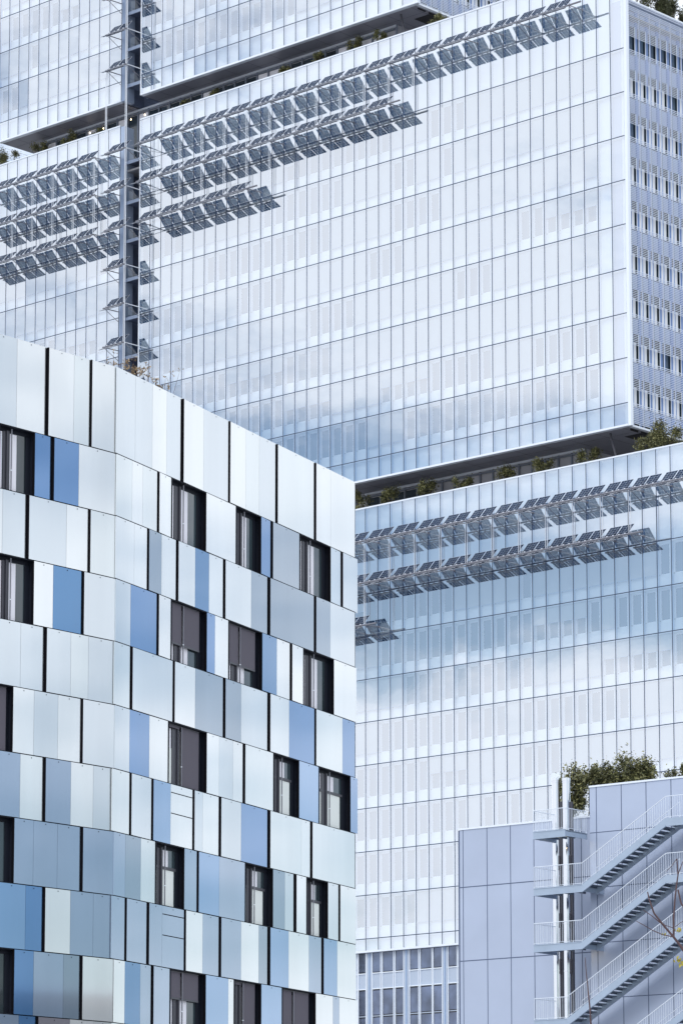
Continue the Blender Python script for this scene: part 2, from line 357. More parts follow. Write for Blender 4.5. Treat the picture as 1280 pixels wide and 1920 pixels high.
def soffit(a, b, z, dep=24, hole=None):
    mb = MB(); mb.box(T, a * B + .4, b * B, -dep, -.41, z - .12, z - .05, 'soffit')
    s = a
    while s < b: mb.box(T, s * B + 1, s * B + 1.035, -dep, -.45, z - .128, z - .121, 'soffitj'); s += 2.0
    for oo in (-2.2, -8, -14): mb.box(T, a * B + .5, b * B, oo, oo + .03, z - .126, z - .121, 'soffitj')
    if hole: mb.box(T, a * B + .6, a * B + 2.7, -12.2, -2.9, z - .14, z - .129, 'black')
    mb.build('soffit', tower)
soffit(0, 40, 72.9, hole=1); soffit(41.88, 58, 72.9); soffit(15.95, 40, 116.35, hole=1); soffit(41.85, 53.95, 116.35)
mb = MB(); mb.box(T, 40 * B, 41.88 * B, -24, -3.2, 72.8, 72.85, 'soffit'); mb.build('soffit', tower)
mb = MB(); mb.box(T, 40 * B, 41.88 * B, -24, -3.2, 116.2, 116.28, 'soffit'); mb.build('soffit', tower)
for (s, zt, zb_, s_b) in ((1.95, 72.78, 68.6, 1.35), (15.95 + 1.9, 116.22, 111.8, 15.95 + 1.4)):
    mb = MB(); mb.tube(T.P(s * B, -1.2, zt), T.P(s_b * B, -1.6, zb_), .10, 'strut', 8); mb.build('strut', tower)
# terrace floors and set-back terrace walls
mb = MB(); mb.box(T, -13.9 * B, 57.9 * B, -24, -.45, 68.4, 68.6, 'roof'); mb.build('terrace_floor', tower); mb = MB(); mb.box(T, 0, 57.9 * B, -24, -.45, 109.0, 109.2, 'roof'); mb.build('terrace_floor', tower)
def terrace_wall(s0, s1, z0, z1, winfrom, seed, D=0):
    mb = MB(); r = random.Random(seed); mb.box(T, s0 * B, s1 * B, -20, -3.95 + D, z0, z1, 'terr')
    k = s0
    wn = []
    while k < s1:
        mb.box(T, k * B - .07, k * B + .07, -3.96 + D, -3.78 + D, z0, z1, 'terrf')
        if k > winfrom: wn.append(k)
        k += 1
    mb.box(T, s0 * B, s1 * B, -3.96 + D, -3.74 + D, z1 - .42, z1 - .30, 'terrf'); mb.box(T, s0 * B, s1 * B, -3.96 + D, -3.76 + D, z1 - .2, z1, 'edge')
    mb.build('terrace_wall', tower)
    for k in wn:
        m2 = MB()
        if r.random() < .8: m2.box(T, k * B + .12, (k + 1) * B - .12, -3.97 + D, -3.90 + D, z0 + (1.9 if r.random() < .5 else 2.2), z1 - .5, 'dglass')
        else: m2.box(T, k * B + .12, (k + 1) * B - .12, -3.97 + D, -3.90 + D, z0 + .5, z1 - .5, 'curtain')
        m2.build('terrace_window', tower)
terrace_wall(5.2, 57, 68.6, 72.78, 16.2, 1); terrace_wall(19.2, 51.5, 109.2, 116.22, 19.4, 2, 1.0)
for k in range(7):
    mb = MB(); p = T.P((41.6 + k * 1.33) * B, -2.9, 115.45)
    for dz in (0, .07): mb.tube(p + Vector((0, 0, dz)), p + Vector((0, 0, dz + .07)), .035 if dz == 0 else .05, 'lamp', 8, .05 if dz == 0 else .035)
    mb.tube(p + Vector((0, 0, .14)), p + Vector((0, 0, .8)), .015, 'strut', 5)
    o = mb.build('terrace_lamp', origin=p); o['label'] = ('small warm lamp hanging under the soffit left of the dark recess, %s from the right' % ORD[k]); o['category'] = 'lamp'; o['group'] = 'lamps along the upper terrace'
# corner posts and louvred side fronts
mb = MB()
mb.box(T, -.30, .012, -.32, .03, 72.72, 113.8, 'edge'); mb.build('corner_post', tower); mb = MB(); mb.box(T, 15.95 * B - .30, 15.95 * B + .012, -.32, .03, 116.2, 150, 'edge')
mb.build('corner_post', tower)
stuffw = []
def merge(big, m):
    i = len(big.v); big.v += m.v
    for f_, q in zip(m.f, m.mi): big.f.append(tuple(i + j for j in f_)); big.mi.append(big.mid(m.mats[q])); big.uv.append(None)
stuff_all = MB()
def side(s_or, lines, ztop, zbot, nb):
    S = side_frame(s_or); wl = MB(); wn = MB(); lv = MB(); r = random.Random(s_or)
    e0 = .32
    wl.box(S, e0, nb * B, -1.8, -.60, zbot, ztop, 'sidewall')
    wl.box(S, e0, nb * B, -.3, .08, zbot - .17, zbot, 'edge'); wl.box(S, e0, nb * B, -1.2, .08, ztop, ztop + .13, 'edge')
    tops = [ln for ln in lines]
    for L in tops:
        for k in range(nb):
            z0, z1 = L - 3.87, L - 1.38
            if z0 < zbot: z0 = zbot
            if z1 <= z0: continue
            blue = (L > lines[-2]) or r.random() < .06
            a, b = (k + .70) * B, (k + 1.38) * B
            pm = 'pane' if blue else 'sideglass'
            q = MB() if (k < 6 and L > lines[0] - 5) else wn
            q.box(S, a, (k + 1) * B - .03, -.66, -.585, z0 + .03, z1, pm); q.box(S, (k + 1) * B + .03, (k + 1.30) * B, -.66, -.586, z0 + .03, z1, pm)
            q.box(S, (k + 1) * B - .03, (k + 1) * B + .03, -.66, -.55, z0 + .03, z1, 'sidepil')
            q.box(S, (k + 1.30) * B, b, -.66, -.57, z0 + .03, z1, 'dglass')
            q.box(S, a, b, -.65, -.565, z1 - .75, z1, 'black')  # black band paints the shade in the window top behind the slats
            if q is not wn and s_or == 0: q.build('louvred_window', tower)
            elif q is not wn: stuffw.append(q)
            wl.box(S, (k + .46) * B, (k + .66) * B, -.60, -.47, z0, z1, 'sidepil'); wl.box(S, (k + .39) * B, (k + .46) * B, -.60, -.44, z0, z1, 'edge'); wl.box(S, (k + .375) * B, (k + .389) * B, -.60, -.46, z0, z1, 'dglass')
        # spandrel joints
        for k in range(nb): wl.box(S, (k + 1) * B - .02, (k + 1) * B + .02, -.60, -.575, L - 1.38, L, 'joint'); wl.box(S, (k + .5) * B, (k + .72) * B, -.60, -.50, L - 1.38, L, 'sidepil')
        wl.box(S, e0, nb * B, -.60, -.56, L - .03, L + .03, 'joint')
        z = L + .05
        while z > max(L - 2.6, zbot + .05):
            lv.box(S, e0, nb * B, .0, .05, z - .022, z + .022, 'slat'); z -= .155
        for k in range(nb):
            lv.box(S, (k + .45) * B - .025, (k + .45) * B + .025, -.06, -.004, max(L - 3.9, zbot), L + .1, 'slat')
    z = min(lines[-1] + 3.6, ztop - .05)
    while z > lines[-1] + .2: lv.box(S, e0, nb * B, .0, .05, z - .022, z + .022, 'slat'); z -= .155
    wl.build('side_wall', tower); merge(stuff_all, wn); lv.build('louvre_screen', tower)
side(0, [L2[0] + 3.905 * k for k in range(0, 9)] + [L2[8] + 3.905], 110.45, 72.9, 16)
side(15.95 * B, [118.25 + 3.72 * k for k in range(0, 9)], 150, 116.35, 16)
for q in stuffw: merge(stuff_all, q)
o = stuff_all.build('louvred_window', tower); o['kind'] = 'stuff'
# the dark vertical recess between the two halves
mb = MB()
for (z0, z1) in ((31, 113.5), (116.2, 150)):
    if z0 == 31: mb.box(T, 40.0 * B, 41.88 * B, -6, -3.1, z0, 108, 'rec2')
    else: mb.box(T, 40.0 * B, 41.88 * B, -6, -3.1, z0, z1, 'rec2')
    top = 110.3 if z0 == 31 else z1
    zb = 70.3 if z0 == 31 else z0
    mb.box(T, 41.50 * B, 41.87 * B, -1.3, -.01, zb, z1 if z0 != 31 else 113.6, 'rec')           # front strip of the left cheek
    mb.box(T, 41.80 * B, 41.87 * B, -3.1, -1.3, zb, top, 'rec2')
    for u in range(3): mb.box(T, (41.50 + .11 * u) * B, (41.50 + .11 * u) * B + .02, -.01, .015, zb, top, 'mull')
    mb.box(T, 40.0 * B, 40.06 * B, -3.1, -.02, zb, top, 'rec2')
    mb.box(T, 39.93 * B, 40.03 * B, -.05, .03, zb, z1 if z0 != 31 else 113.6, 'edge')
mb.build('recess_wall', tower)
zp = [z - .3 for z in L2] + [109.8] + [z - .6 for z in L3]
for z in zp:
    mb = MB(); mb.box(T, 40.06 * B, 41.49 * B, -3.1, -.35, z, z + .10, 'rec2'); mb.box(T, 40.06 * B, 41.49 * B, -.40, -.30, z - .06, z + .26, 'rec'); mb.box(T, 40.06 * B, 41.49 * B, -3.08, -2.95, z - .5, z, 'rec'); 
    o = mb.build('recess_platform', tower)
    m2 = MB(); m2.face([T.P(40.06 * B, -.34, z + .1), T.P(41.45 * B, -.34, z + .1), T.P(41.45 * B, -.34, z + 1.25), T.P(40.06 * B, -.34, z + 1.25)][::-1], 'balus'); sub(m2, 'balustrade', o, tower)
# podium storeys under the lowest block
mb = MB(); pz0 = 0
mb.box(T, -13.5 * B, 57.5 * B, -24, -.45, 0, 30.02, 'podwall')
def px_s(x, y, o): return T.hit(x, y, o)[0]
mb2 = []
cols = [(672, 688, 1800), (698, 714, 1797), (717, 738, 1795), (741, 757, 1792), (768, 785, 1790), (788, 810, 1787), (812, 829, 1785), (840, 857, 1783), (860, 878, 1781)]
zA1 = T.hit(757, 1779, -.4)[1]; zA0 = T.hit(757, 1819, -.4)[1]; zB1 = T.hit(757, 1851, -.4)[1]; zB0 = T.hit(757, 1900, -.4)[1]; zC0 = zB0 - 2.0
step = px_s(714, 1800, -.4) - px_s(785, 1790, -.4)
base = [(px_s(b, y, -.4), px_s(a, y, -.4)) for a, b, y in cols]
allw = list(base)
for (a, b) in base[1:4]:
    allw += [(a + step * k, b + step * k) for k in (1, 2)]
for (z1, z0) in ((zA1, zA0), (zB1, zB0), (zB0 - .10, zC0)):
    for (a, b) in allw:
        m = MB(); m.box(T, a, b, -.47, -.42, z0, z1, 'black'); wd = m.build('podium_window', tower)
        m = MB(); m.face([T.P(a + .07, -.415, z0 + .06), T.P(b - .05, -.415, z0 + .06), T.P(b - .05, -.415, z1 - .1), T.P(a + .07, -.415, z1 - .1)][::-1], 'podglass' if 'podglass' in M else 'dglass'); sub(m, 'pane', wd, tower)
for (a, b) in allw:
    for s in (a, b): mb.box(T, s - .035, s + .035, -.45, -.33, 15, 30.0, 'edge')
for i in (0, 3, 6):
    s = base[i][0]; mb.box(T, s - .58, s - .05, -.46, -.36, 10, 30.0, 'podwall'); mb.box(T, s - .36, s - .30, -.37, -.28, 10, 30.0, 'mull')
for z in (zA0 - .06, zB1 + .06): mb.box(T, -5 * B, 40 * B, -.46, -.37, z - .04, z + .04, 'edge')
mb.box(T, -5 * B, 40 * B, -.46, -.40, zA1 + .02, zA1 + .3, 'rec2')
mb.build('podium_wall', tower)
# ------------------------------------------------------------------ solar awnings
proto = {}
def uvq(nx, ny): return [(0, 0), (nx, 0), (nx, ny), (0, ny)]
class Loc:   # local frame for prototypes: s=x, o=y
    def P(f, s, o, z): return Vector((s, o, z))
LF = Loc()
UP = ((-.05, .10), (-.92, 1.04)); LO = ((.08, -.12), (1.05, -.54))    # (o,z) inner/outer edges of the two tiers relative to the tube
def solar_parts():
    P = []
    hw = .85 * B
    for nm, ((oa, za), (ob, zb)) in (('upper', UP), ('lower', LO)):
        for (x0, x1) in ((-hw, -.04), (.04, hw)):
            m = MB()
            m.face([(x0, oa, za), (x1, oa, za), (x1, ob, zb), (x0, ob, zb)], 'pv', uvq(4, 4))
            m.mats  # frame edges
            for (p, q) in (((x0, oa, za), (x1, oa, za)), ((x1, oa, za), (x1, ob, zb)), ((x1, ob, zb), (x0, ob, zb)), ((x0, ob, zb), (x0, oa, za))):
                m.tube(p, q, .008, 'rod', 4)
            P.append(('solar_panel', m))
    m = MB(); m.tube((-B, 0, 0), (B, 0, 0), .085, 'tube', 8); P.append(('tube', m))
    m = MB()
    for x in (-hw * .75, -hw * .25, hw * .25, hw * .75):
        m.tube((x, -.86, .93), (x, -.03, .05), .016, 'tube', 4); m.tube((x, 0, -.08), (x, 1.0, -.57), .018, 'rod', 4); m.box(LF, x - .05, x + .05, -.14, .02, .02, .15, 'rod'); m.box(LF, x - .05, x + .05, .0, .14, -.2, -.06, 'tube')
    m.tube((-hw, -.5, .55), (hw, -.5, .55), .02, 'tube', 5); m.tube((-hw, .6, -.40), (hw, .6, -.40), .022, 'tube', 5); m.tube((-hw, .12, -.2), (hw, .12, -.2), .045, 'tube', 5)
    P.append(('panel_frame', m))
    return P
def bracket_mesh(x):
    m = MB(); m.tube((x, 0, 0), (x, -1.92, .10), .045, 'tube', 6); m.tube((x, -.02, -.05), (x, -1.92, -.95), .032, 'tube', 6); m.box(LF, x - .06, x + .06, -1.93, -1.86, -.02, .2, 'tube')
    m.tube((x, 0, 0), (x + .9, -1.9, .1), .022, 'tube', 5)
    return m
def rods_mesh(x, h):
    m = MB()
    for dx in (-.10, .10): m.tube((x + dx, 0, -h), (x + dx, 0, 0), .024, 'rod', 5)
    m.box(LF, x - .16, x + .16, -.05, .05, -.06, .06, 'tube'); return m
def bake(items):
    out_ = []
    for nm, m in items:
        o = m.build(nm, origin=(0, 0, 0)); me = o.data; bpy.data.objects.remove(o); out_.append((nm, me))
    return out_
SP = bake(solar_parts()); BR = bake([('bracket', bracket_mesh(-B))])[0]; BR2 = bake([('bracket', bracket_mesh(B))])[0]
RODS = bake([('rod', rods_mesh(-B, 3.9))])[0]; RODL = bake([('rod', rods_mesh(B, 3.9))])[0]
EXT = bake([('tube', (lambda m: (m.tube((-1.9 * B, 0, 0), (-B, 0, 0), .085, 'tube', 8), m)[1])(MB()))])[0]
ANG = T.ang()
def put(meshes, root):
    for nm, me in meshes:
        o = bpy.data.objects.new(nm, me); sc.collection.objects.link(o); o.parent = root
def unit(k, z, label, group, extra):
    p = T.P(k * B, 1.92, z); root = thing('solar_awning', label, 'solar panels', tuple(p), group, ANG)
    put(SP + extra, root); return root
ZR2 = [110.42, 106.6, 102.62]; rn = ['top', 'middle', 'lowest']
def row(z, centres, label, group, rods_k, end_at=None):
    for i, k in enumerate(centres):
        ex = [BR]
        if k in rods_k: ex.append(RODS)
        if i == 0 and end_at: ex.append(EXT)
        if k == centres[-1]: ex.append(BR2)
        unit(k, z, label % ORD[i], group, ex)
c1 = list(range(4, 39, 2)); c2 = list(range(18, 39, 2)); c3 = list(range(30, 39, 2))
row(ZR2[0], c1, 'solar panels on the top row right of the recess, %s from its right end', 'solar awnings right of the recess', set(c2) | {16}, True)
row(ZR2[1], c2, 'solar panels on the middle row right of the recess, %s from its right end', 'solar awnings right of the recess', set(c3) | {28}, True)
row(ZR2[2], c3, 'solar panels on the short lowest row right of the recess, %s from its right end', 'solar awnings right of the recess', set(), True)
cl = list(range(44, 55, 2))
for i in range(3):
    row(ZR2[i], cl, 'solar panels on the ' + rn[i] + ' row left of the recess, %s from the recess', 'solar awnings left of the recess', set(cl) if i < 2 else set())
row(66.7, list(range(-6, 27, 2)), 'solar panels on the upper row of the lower block, %s from the right end', 'solar awnings on the lower block', set(range(0, 27, 2)))
row(62.88, list(range(0, 27, 2)), 'solar panels on the second row of the lower block, %s from its right end', 'solar awnings on the lower block', set(range(20, 27, 2)), True)
row(59.05, [20, 22, 24, 26], 'solar panels on the bottom row of the lower block, %s from its right end', 'solar awnings on the lower block', set(), True)
# single awnings across the recess
def arm_mesh():
    m = MB()
    m.tube((-.98 * B, 0, 0), (-B, -1.9, 0), .045, 'rod', 6); m.tube((-.98 * B, 0, -.03), (-B, -1.9, -.9), .03, 'tube', 6); m.tube((-B, 0, 0), (-.7 * B, 0, 0), .06, 'rod', 6)
    return m
def arm2():
    m = MB(); m.tube((.9 * B, 0, 0), (.9 * B, -1.9, .05), .045, 'tube', 6); m.tube((.9 * B, 0, -.03), (.9 * B, -1.9, -.95), .028, 'tube', 6); return m
ARMB = bake([('bracket', arm2())])[0]
ARM = bake([('bracket', arm_mesh())])[0]
def lodge(h, both):
    m = MB()
    for x in ((-.98 * B, .9 * B) if both else (-.98 * B,)):
        for dx in (-.09, .09): m.tube((x + dx, 0, -h), (x + dx, 0, 0), .034, 'rod', 6)
    return m
zs_low = [98.72, 94.82, 90.92, 87.0, 83.1]; zs_up = [118.9, 122.55, 126.25]
RS = bake([('rod', lodge(3.92, False))])[0]; RB = bake([('rod', lodge(8.48, True))])[0]
for i, z in enumerate(ZR2):
    unit(41, z, 'solar panels in front of the dark recess, level with the ' + rn[i] + ' long row', 'solar awnings across the recess', [ARM, ARMB, RS])
for i, z in enumerate(zs_low): unit(41, z, 'lone solar panels bracketed across the dark recess, %s below the long rows' % ORD[i], 'solar awnings across the recess', [ARM, ARMB, RS])
for i, z in enumerate(zs_up): unit(41, z, 'lone solar panels across the recess of the topmost block, %s above its soffit' % ORD[i], 'solar awnings across the recess', [ARM, ARMB, RB if i == 0 else RS])
# ------------------------------------------------------------------ trees
def foliage(mb, c, rad, n, size, k, r, clumps=9):
    cs = []
    for _ in range(clumps):
        u = Vector((r.uniform(-1, 1), r.uniform(-1, 1), r.uniform(-1, 1)))
        if u.length > 1.25: u = u.normalized() * 1.15
        cs.append((Vector((u.x * rad[0] * .72, u.y * rad[1] * .72, u.z * rad[2] * .72)), r.uniform(.22, .42)))
    for _ in range(n):
        cc, q = r.choice(cs); d = Vector((r.gauss(0, 1), r.gauss(0, 1), r.gauss(0, 1))) * q * .55
        p = Vector(c) + cc + Vector((d.x * rad[0], d.y * rad[1], d.z * rad[2]))
        a = Vector((r.uniform(-1, 1), r.uniform(-1, 1), r.uniform(-.6, .9))).normalized(); b = a.cross(Vector((r.uniform(-1, 1), r.uniform(-1, 1), r.uniform(-1, 1)))).normalized()
        s = size * r.uniform(.6, 1.3); a *= s; b *= s * .5
        mb.face([p - a, p + b, p + a, p - b], k)
    return cs
def tree(base, h, w, label, n, size=.09, kinds=('leaf', 'leaf2'), group=None, seed=0, clumps=11, name='terrace_tree', cat='tree', lean=0, crown=None):
    r = random.Random(seed); base = Vector(base); root = thing(name, label, cat, tuple(base), group)
    tr = MB(); cr_ = MB(); ch = crown * .5 if crown else h * .42; c = base + Vector((lean, 0, h - ch)); rad = (w / 2, w / 2 * .9, ch)
    cs = foliage(cr_, c, rad, int(n * .5), size, kinds[0], r, clumps)
    for cc, q in cs:
        for _ in range(int(n * .5 / clumps)):
            d = Vector((r.gauss(0, 1), r.gauss(0, 1), r.gauss(0, 1))) * q * .5; p = c + cc + Vector((d.x * rad[0], d.y * rad[1], d.z * rad[2]))
            a = Vector((r.uniform(-1, 1), r.uniform(-1, 1), r.uniform(-.6, .9))).normalized(); b = a.cross(Vector((.3, r.uniform(-1, 1), 1))).normalized(); s = size * r.uniform(.6, 1.2)
            cr_.face([p - a * s, p + b * s * .5, p + a * s, p - b * s * .5], kinds[1])
    fork = base + Vector((lean * .4, 0, max(h * .3, h - 2.2 * ch))); tr.tube(base, fork, .045 * h / 2 + .02, 'bark', 7, .03 * h / 2 + .015)
    for cc, q in cs:
        e_ = c + cc; mid = fork.lerp(e_, .5) + Vector((r.uniform(-.1, .1), r.uniform(-.1, .1), .1)); tr.tube(fork, mid, .025 * h / 2, 'bark', 5, .015 * h / 2); tr.tube(mid, e_, .015 * h / 2, 'bark', 5, .004 * h)
        for _ in range(3): tr.tube(e_, e_ + Vector((r.uniform(-.4, .4), r.uniform(-.4, .4), r.uniform(0, .6))) * w * .3, .006 * h, 'bark', 4, .002)
    tr.build('trunk', root); cr_.build('crown', root); return root
def terrace_tree(x, y_base_visible, wpx, hpx, zfloor, o, label, seed, n=2600, group='small trees on the tower terraces', size=.085):
    s, zz = T.hit(x, y_base_visible, o); sc_px = 22.6
    hpx = hpx * 1.15 + (3 if zfloor < 100 else 7); h = (zz - zfloor) + hpx / sc_px; tree(T.P(s, o, zfloor), h, wpx / sc_px, label, n, size, group=group, seed=seed, crown=(hpx / sc_px + 1.0))
TT = [(678, 955, 46, 32, 'dark small tree on the lower terrace beside the white panelled building'), (732, 948, 50, 30, 'bushy small tree on the lower terrace, second from the white panelled building'),
      (800, 932, 50, 30, 'round small tree on the lower terrace before the last dark window bay'), (866, 917, 46, 26, 'spreading small tree on the lower terrace in front of plain wall panels'),
      (948, 900, 46, 24, 'low open shrub tree on the lower terrace before the pale wall panels'), (1020, 884, 56, 26, 'wide small tree on the lower terrace near the right end of the set back wall'),
      (1103, 866, 46, 24, 'small tree on the lower terrace right under the corner end of the set back wall'), ]
for i, (x, y, wp, hp, lab) in enumerate(TT): terrace_tree(x, y, wp, hp, 68.6, -1.6, lab, 20 + i, 2600)
terrace_tree(1252, 838, 84, 46, 68.6, -2.2, 'large bushy tree on the lower terrace below the louvred corner', 31, 7000)
terrace_tree(1215, 843, 50, 22, 68.6, -1.4, 'leafy tree at the lower left of the large bushy one under the louvred corner', 32, 3500)
TU = [(533, 137, 34, 12, 'low dark upper terrace tree, leftmost of four behind the top solar row'), (598, 115, 36, 12, 'low dark upper terrace tree, second of four behind the top solar row'),
      (664, 92, 36, 20, 'rounded dark tree on the upper terrace left of the end of the set back wall'), (712, 78, 32, 18, 'dark tree on the upper terrace at the end of the set back wall'),
      (822, 41, 44, 12, 'tree glimpsed under the top block near its louvred corner'), (403, 178, 26, 9, 'very small dark tree on the upper terrace nearest the right side of the recess'), (350, 196, 26, 8, 'sparse little plant on the upper terrace just right of the recess'),
      (130, 271, 40, 22, 'dark tree on the upper terrace under the soffit, left of the row of lamps'), (186, 251, 36, 12, 'dark tree on the upper terrace behind the hanging warm lamps'), (75, 292, 48, 26, 'dark tree at the left end of the upper terrace under the soffit edge')]
for i, (x, y, wp, hp, lab) in enumerate(TU): terrace_tree(x, y, wp, hp, 109.2, -1.7, lab, 50 + i, 2200)
terrace_tree(18, 312, 60, 30, 109.2, -1.5, 'bushy tree against the white sky at the far left of the upper terrace', 62, 3800)
def top_tree(x, y, wpx, hpx, Y, lab, seed, n):
    p = at_depth(x, y, Y); pm = 6450 / Y; zf = 109.2; h = p.z - zf + hpx / pm
    tree((p.x, p.y, zf), h, wpx / pm, lab, n, .10, kinds=('leaf2', 'leaf2'), crown=h * .8, group='small trees on the tower terraces', seed=seed)
top_tree(1222, 8, 62, 40, 290, 'dark tree above the louvred side of the middle block, left of its two neighbours', 70, 7000)
top_tree(1262, 22, 66, 46, 294, 'dark tree above the louvred side of the middle block at the right picture edge', 71, 7000)
# ================================================================== LAVENDER BUILDING WITH THE STAIRCASE
rr = ray(1105, 1550); tt = 165 / rr.y
Rf = Frame((rr.x * tt, 165), (-8140, 6450), (-6450, -8140))
sb = thing('metal_clad_building', 'lavender grey metal clad building behind the outside staircase', 'building', tuple(Rf.P(0, -8, 0)))
OW = -2.6
ztr = Rf.hit(1105, 1477)[1]; zr2 = Rf.hit(1280, 1459)[1]
mb = MB(); mb.box(Rf, -14, 0, -16, 0, 0, ztr, 'lav'); mb.build('stair_side_wall', sb)
mb = MB(); mb.box(Rf, -14, .02, -.35, .05, ztr, ztr + .09, 'edge'); mb.build('coping', sb); mb = MB()
sL0 = Rf.hit(862, 1700, OW)[0]; zLt = Rf.hit(862, 1557, OW)[1]
mb.box(Rf, -2, sL0 + .02, OW - .35, OW + .05, zLt, zLt + .09, 'edge'); mb.build('coping', sb)
mb = MB(); mb.box(Rf, 0.02, sL0, -16, OW, 0, zLt, 'lav'); mb.build('lower_wall', sb)
mb = MB()
for x in (1118, 1165, 1211.5, 1258.5): s = Rf.hit(x, 1600)[0]; mb.box(Rf, s - .022, s + .022, -.01, .004, 5, ztr, 'lavj')
for y in (1561, 1664, 1768, 1872): z = Rf.hit(1118, y)[1]; mb.box(Rf, -14, -.0, -.01, .006, z - .02, z + .02, 'lavj')
for x in (868, 913, 957, 1001, 1045, 1090): s = Rf.hit(x, 1700, OW)[0]; mb.box(Rf, s - .022, s + .022, OW - .01, OW + .004, 5, zLt, 'lavj')
for y in (1660, 1799): z = Rf.hit(913, y, OW)[1]; mb.box(Rf, .02, sL0, OW - .01, OW + .006, z - .025, z + .025, 'lavj')
for x in (862,): mb.box(Rf, sL0, sL0 + .14, OW - .6, OW - .05, 0, zLt, 'lavj')
mb.build('cladding_joints', sb)
# trees standing on its roof
RT = [(1072, 62, 86, 'dark leafy roof tree right behind the two chrome flues'), (1117, 70, 92, 'dense roof tree in the middle of the clump behind the lavender wall'), (1160, 64, 84, 'tallest roof tree of the clump behind the lavender wall'), (1187, 44, 66, 'roof tree at the right end of the clump behind the lavender wall')]
for i, (x, wp, hp, lab) in enumerate(RT):
    yt = {1072: 1436, 1117: 1424, 1160: 1408, 1187: 1417}[x]
    p = Rf.hit(x, yt, -4.6); zb = zLt + .1; tree(Rf.P(p[0], -4.6 - .3 * i, zb if x < 1105 else zb), p[1] - zb, wp / 34., lab, 6500, .08, crown=(p[1] - zb) * .98, group='trees on the lavender roof', seed=90 + i, name='roof_tree', clumps=16)
for i, (x, yt) in enumerate(((1262, 1442), (1284, 1425))):
    p = Rf.hit(x, yt, -3.5); tree(Rf.P(p[0], -3.5, ztr - .6), p[1] - ztr + .6, 1.1, ('small roof shrub above the lavender wall near the right picture edge', 'roof shrub cut off by the right picture edge')[i], 1500, .07, group='shrubs at the right end of the roof', seed=120 + i, name='roof_shrub', cat='shrub')
# chrome flues
for i, (x0, x1, lab) in enumerate(((1034.5, 1050.5, 'left of the two polished chrome flue pipes behind the landings'), (1054, 1070, 'right of the two polished chrome flue pipes behind the landings'))):
    s = Rf.hit((x0 + x1) / 2, 1600, -1.3)[0]; z = Rf.hit((x0 + x1) / 2, 1459, -1.3)[1]; rad = (x1 - x0) / 2 / (6450 / 166.5)
    p = Rf.P(s, -1.3, 0); root = thing('flue_pipe', lab, 'flue', tuple(p), 'chrome flues beside the staircase')
    m = MB(); m.tube(p, p + Vector((0, 0, z - .15)), rad, 'chrome', 24)
    for zz in [z - .22 - 2.35 * k for k in range(9)]: m.tube(p + Vector((0, 0, zz - .03)), p + Vector((0, 0, zz + .03)), rad + .014, 'chrome', 24)
    m.build('pipe', root, smooth=False)
    m = MB(); m.tube(p + Vector((0, 0, z - .16)), p + Vector((0, 0, z)), rad + .02, 'chrome', 24); m.tube(p + Vector((0, 0, z - .01)), p + Vector((0, 0, z + .004)), rad * .8, 'joint', 24); m.build('cap', root)
    m = MB(); m.box(Rf, s - rad - .10, s - rad - .01, -1.45, -1.30, 10, z - 1.2, 'frame'); m.build('dark_reflection_strip', root)  # added dark strip stands in for the dark reflection down the chrome
    for yy in (1606, 1714, 1800):
        m = MB(); zz = Rf.hit((x0 + x1) / 2, yy, -1.3)[1]; q = Rf.P(s - rad * .8, -1.3 + .02, zz); m.tube(q, q + Vector((0, 0, -.7)), .09, 'frame', 10); m.tube(q, q + Vector((0, 0, .1)), .09, 'frame', 10, .03); m.build('dark_reflection_tube', root)  # added dark tubes imitate the elbow-shaped reflections on the chrome
# the staircase
FO = 1.9
st = thing('outside_staircase', 'pale steel outside staircase with landings climbing the lavender building', 'staircase', tuple(Rf.P(1, 1, 0)))
def hs(x, y, o=FO): return Rf.hit(x, y, o)
def railing(root_part, pts, o0, o1=None):
    """pts: list of (s,o,z) deck points; rail 1.05 m above them with balusters"""
    m = MB()
    for a, b in zip(pts, pts[1:]):
        A = Rf.P(*a); Bq = Rf.P(*b); up = Vector((0, 0, 1.07)); lo = Vector((0, 0, .09))
        m.tube(A + up, Bq + up, .020, 'rail', 6); m.tube(A + lo, Bq + lo, .014, 'rail', 5)
        L = (Vector((Bq.x, Bq.y)) - Vector((A.x, A.y))).length; n = max(1, int(round(L / .128)))
        for i in range(n + 1):
            p = A.lerp(Bq, i / n); m.tube(p + lo * (.0 if i % 8 == 0 else 1), p + up, .013 if i % 8 == 0 else .0085, 'rail', 4)
            if i % 4 == 2: m.tube(p - Vector((0, 0, .02)), p + lo, .02, 'rail', 4)
    o = sub(m, 'railing', root_part, st); return o
def landing(x0, x1, y0, y1, right_rail, name='landing', lamp=None):
    s0, z0 = hs(x0, y0); s1, z1 = hs(x1, y1); z = z0
    m = MB(); a, b = s1, s0
    m.box(Rf, a, b, .0, FO - .02, z - .08, z, 'steel')
    m.box(Rf, a, b, FO - .06, FO, z - .34, z + .02, 'steel'); m.box(Rf, b - .06, b, .0, FO - .06, z - .34, z + .02, 'steel'); m.box(Rf, a, a + .06, .0, FO - .06, z - .30, z - .01, 'steel')
    m.box(Rf, a, b, FO, FO + .02, z - .34, z - .30, 'steel'); m.box(Rf, a, b, FO, FO + .02, z - .01, z + .03, 'steel')
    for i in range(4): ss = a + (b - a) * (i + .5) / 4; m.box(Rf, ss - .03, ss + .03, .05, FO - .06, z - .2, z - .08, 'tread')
    o = m.build(name, st); pts = [(b, .05, z), (b, FO - .03, z), (a, FO - .03, z)]
    if right_rail: pts.append((a, .1, z))
    railing(o, pts, 0)
    if lamp:
        m = MB(); sl = a + (b - a) * .42; m.box(Rf, sl - .45, sl + .45, .85, 1.05, z - .14, z - .085, 'lamp'); sub(m, 'landing_lamp', o, st)
    return a, b, z
landing(999, 1058.5, 1561, 1555.5, True, lamp=True)
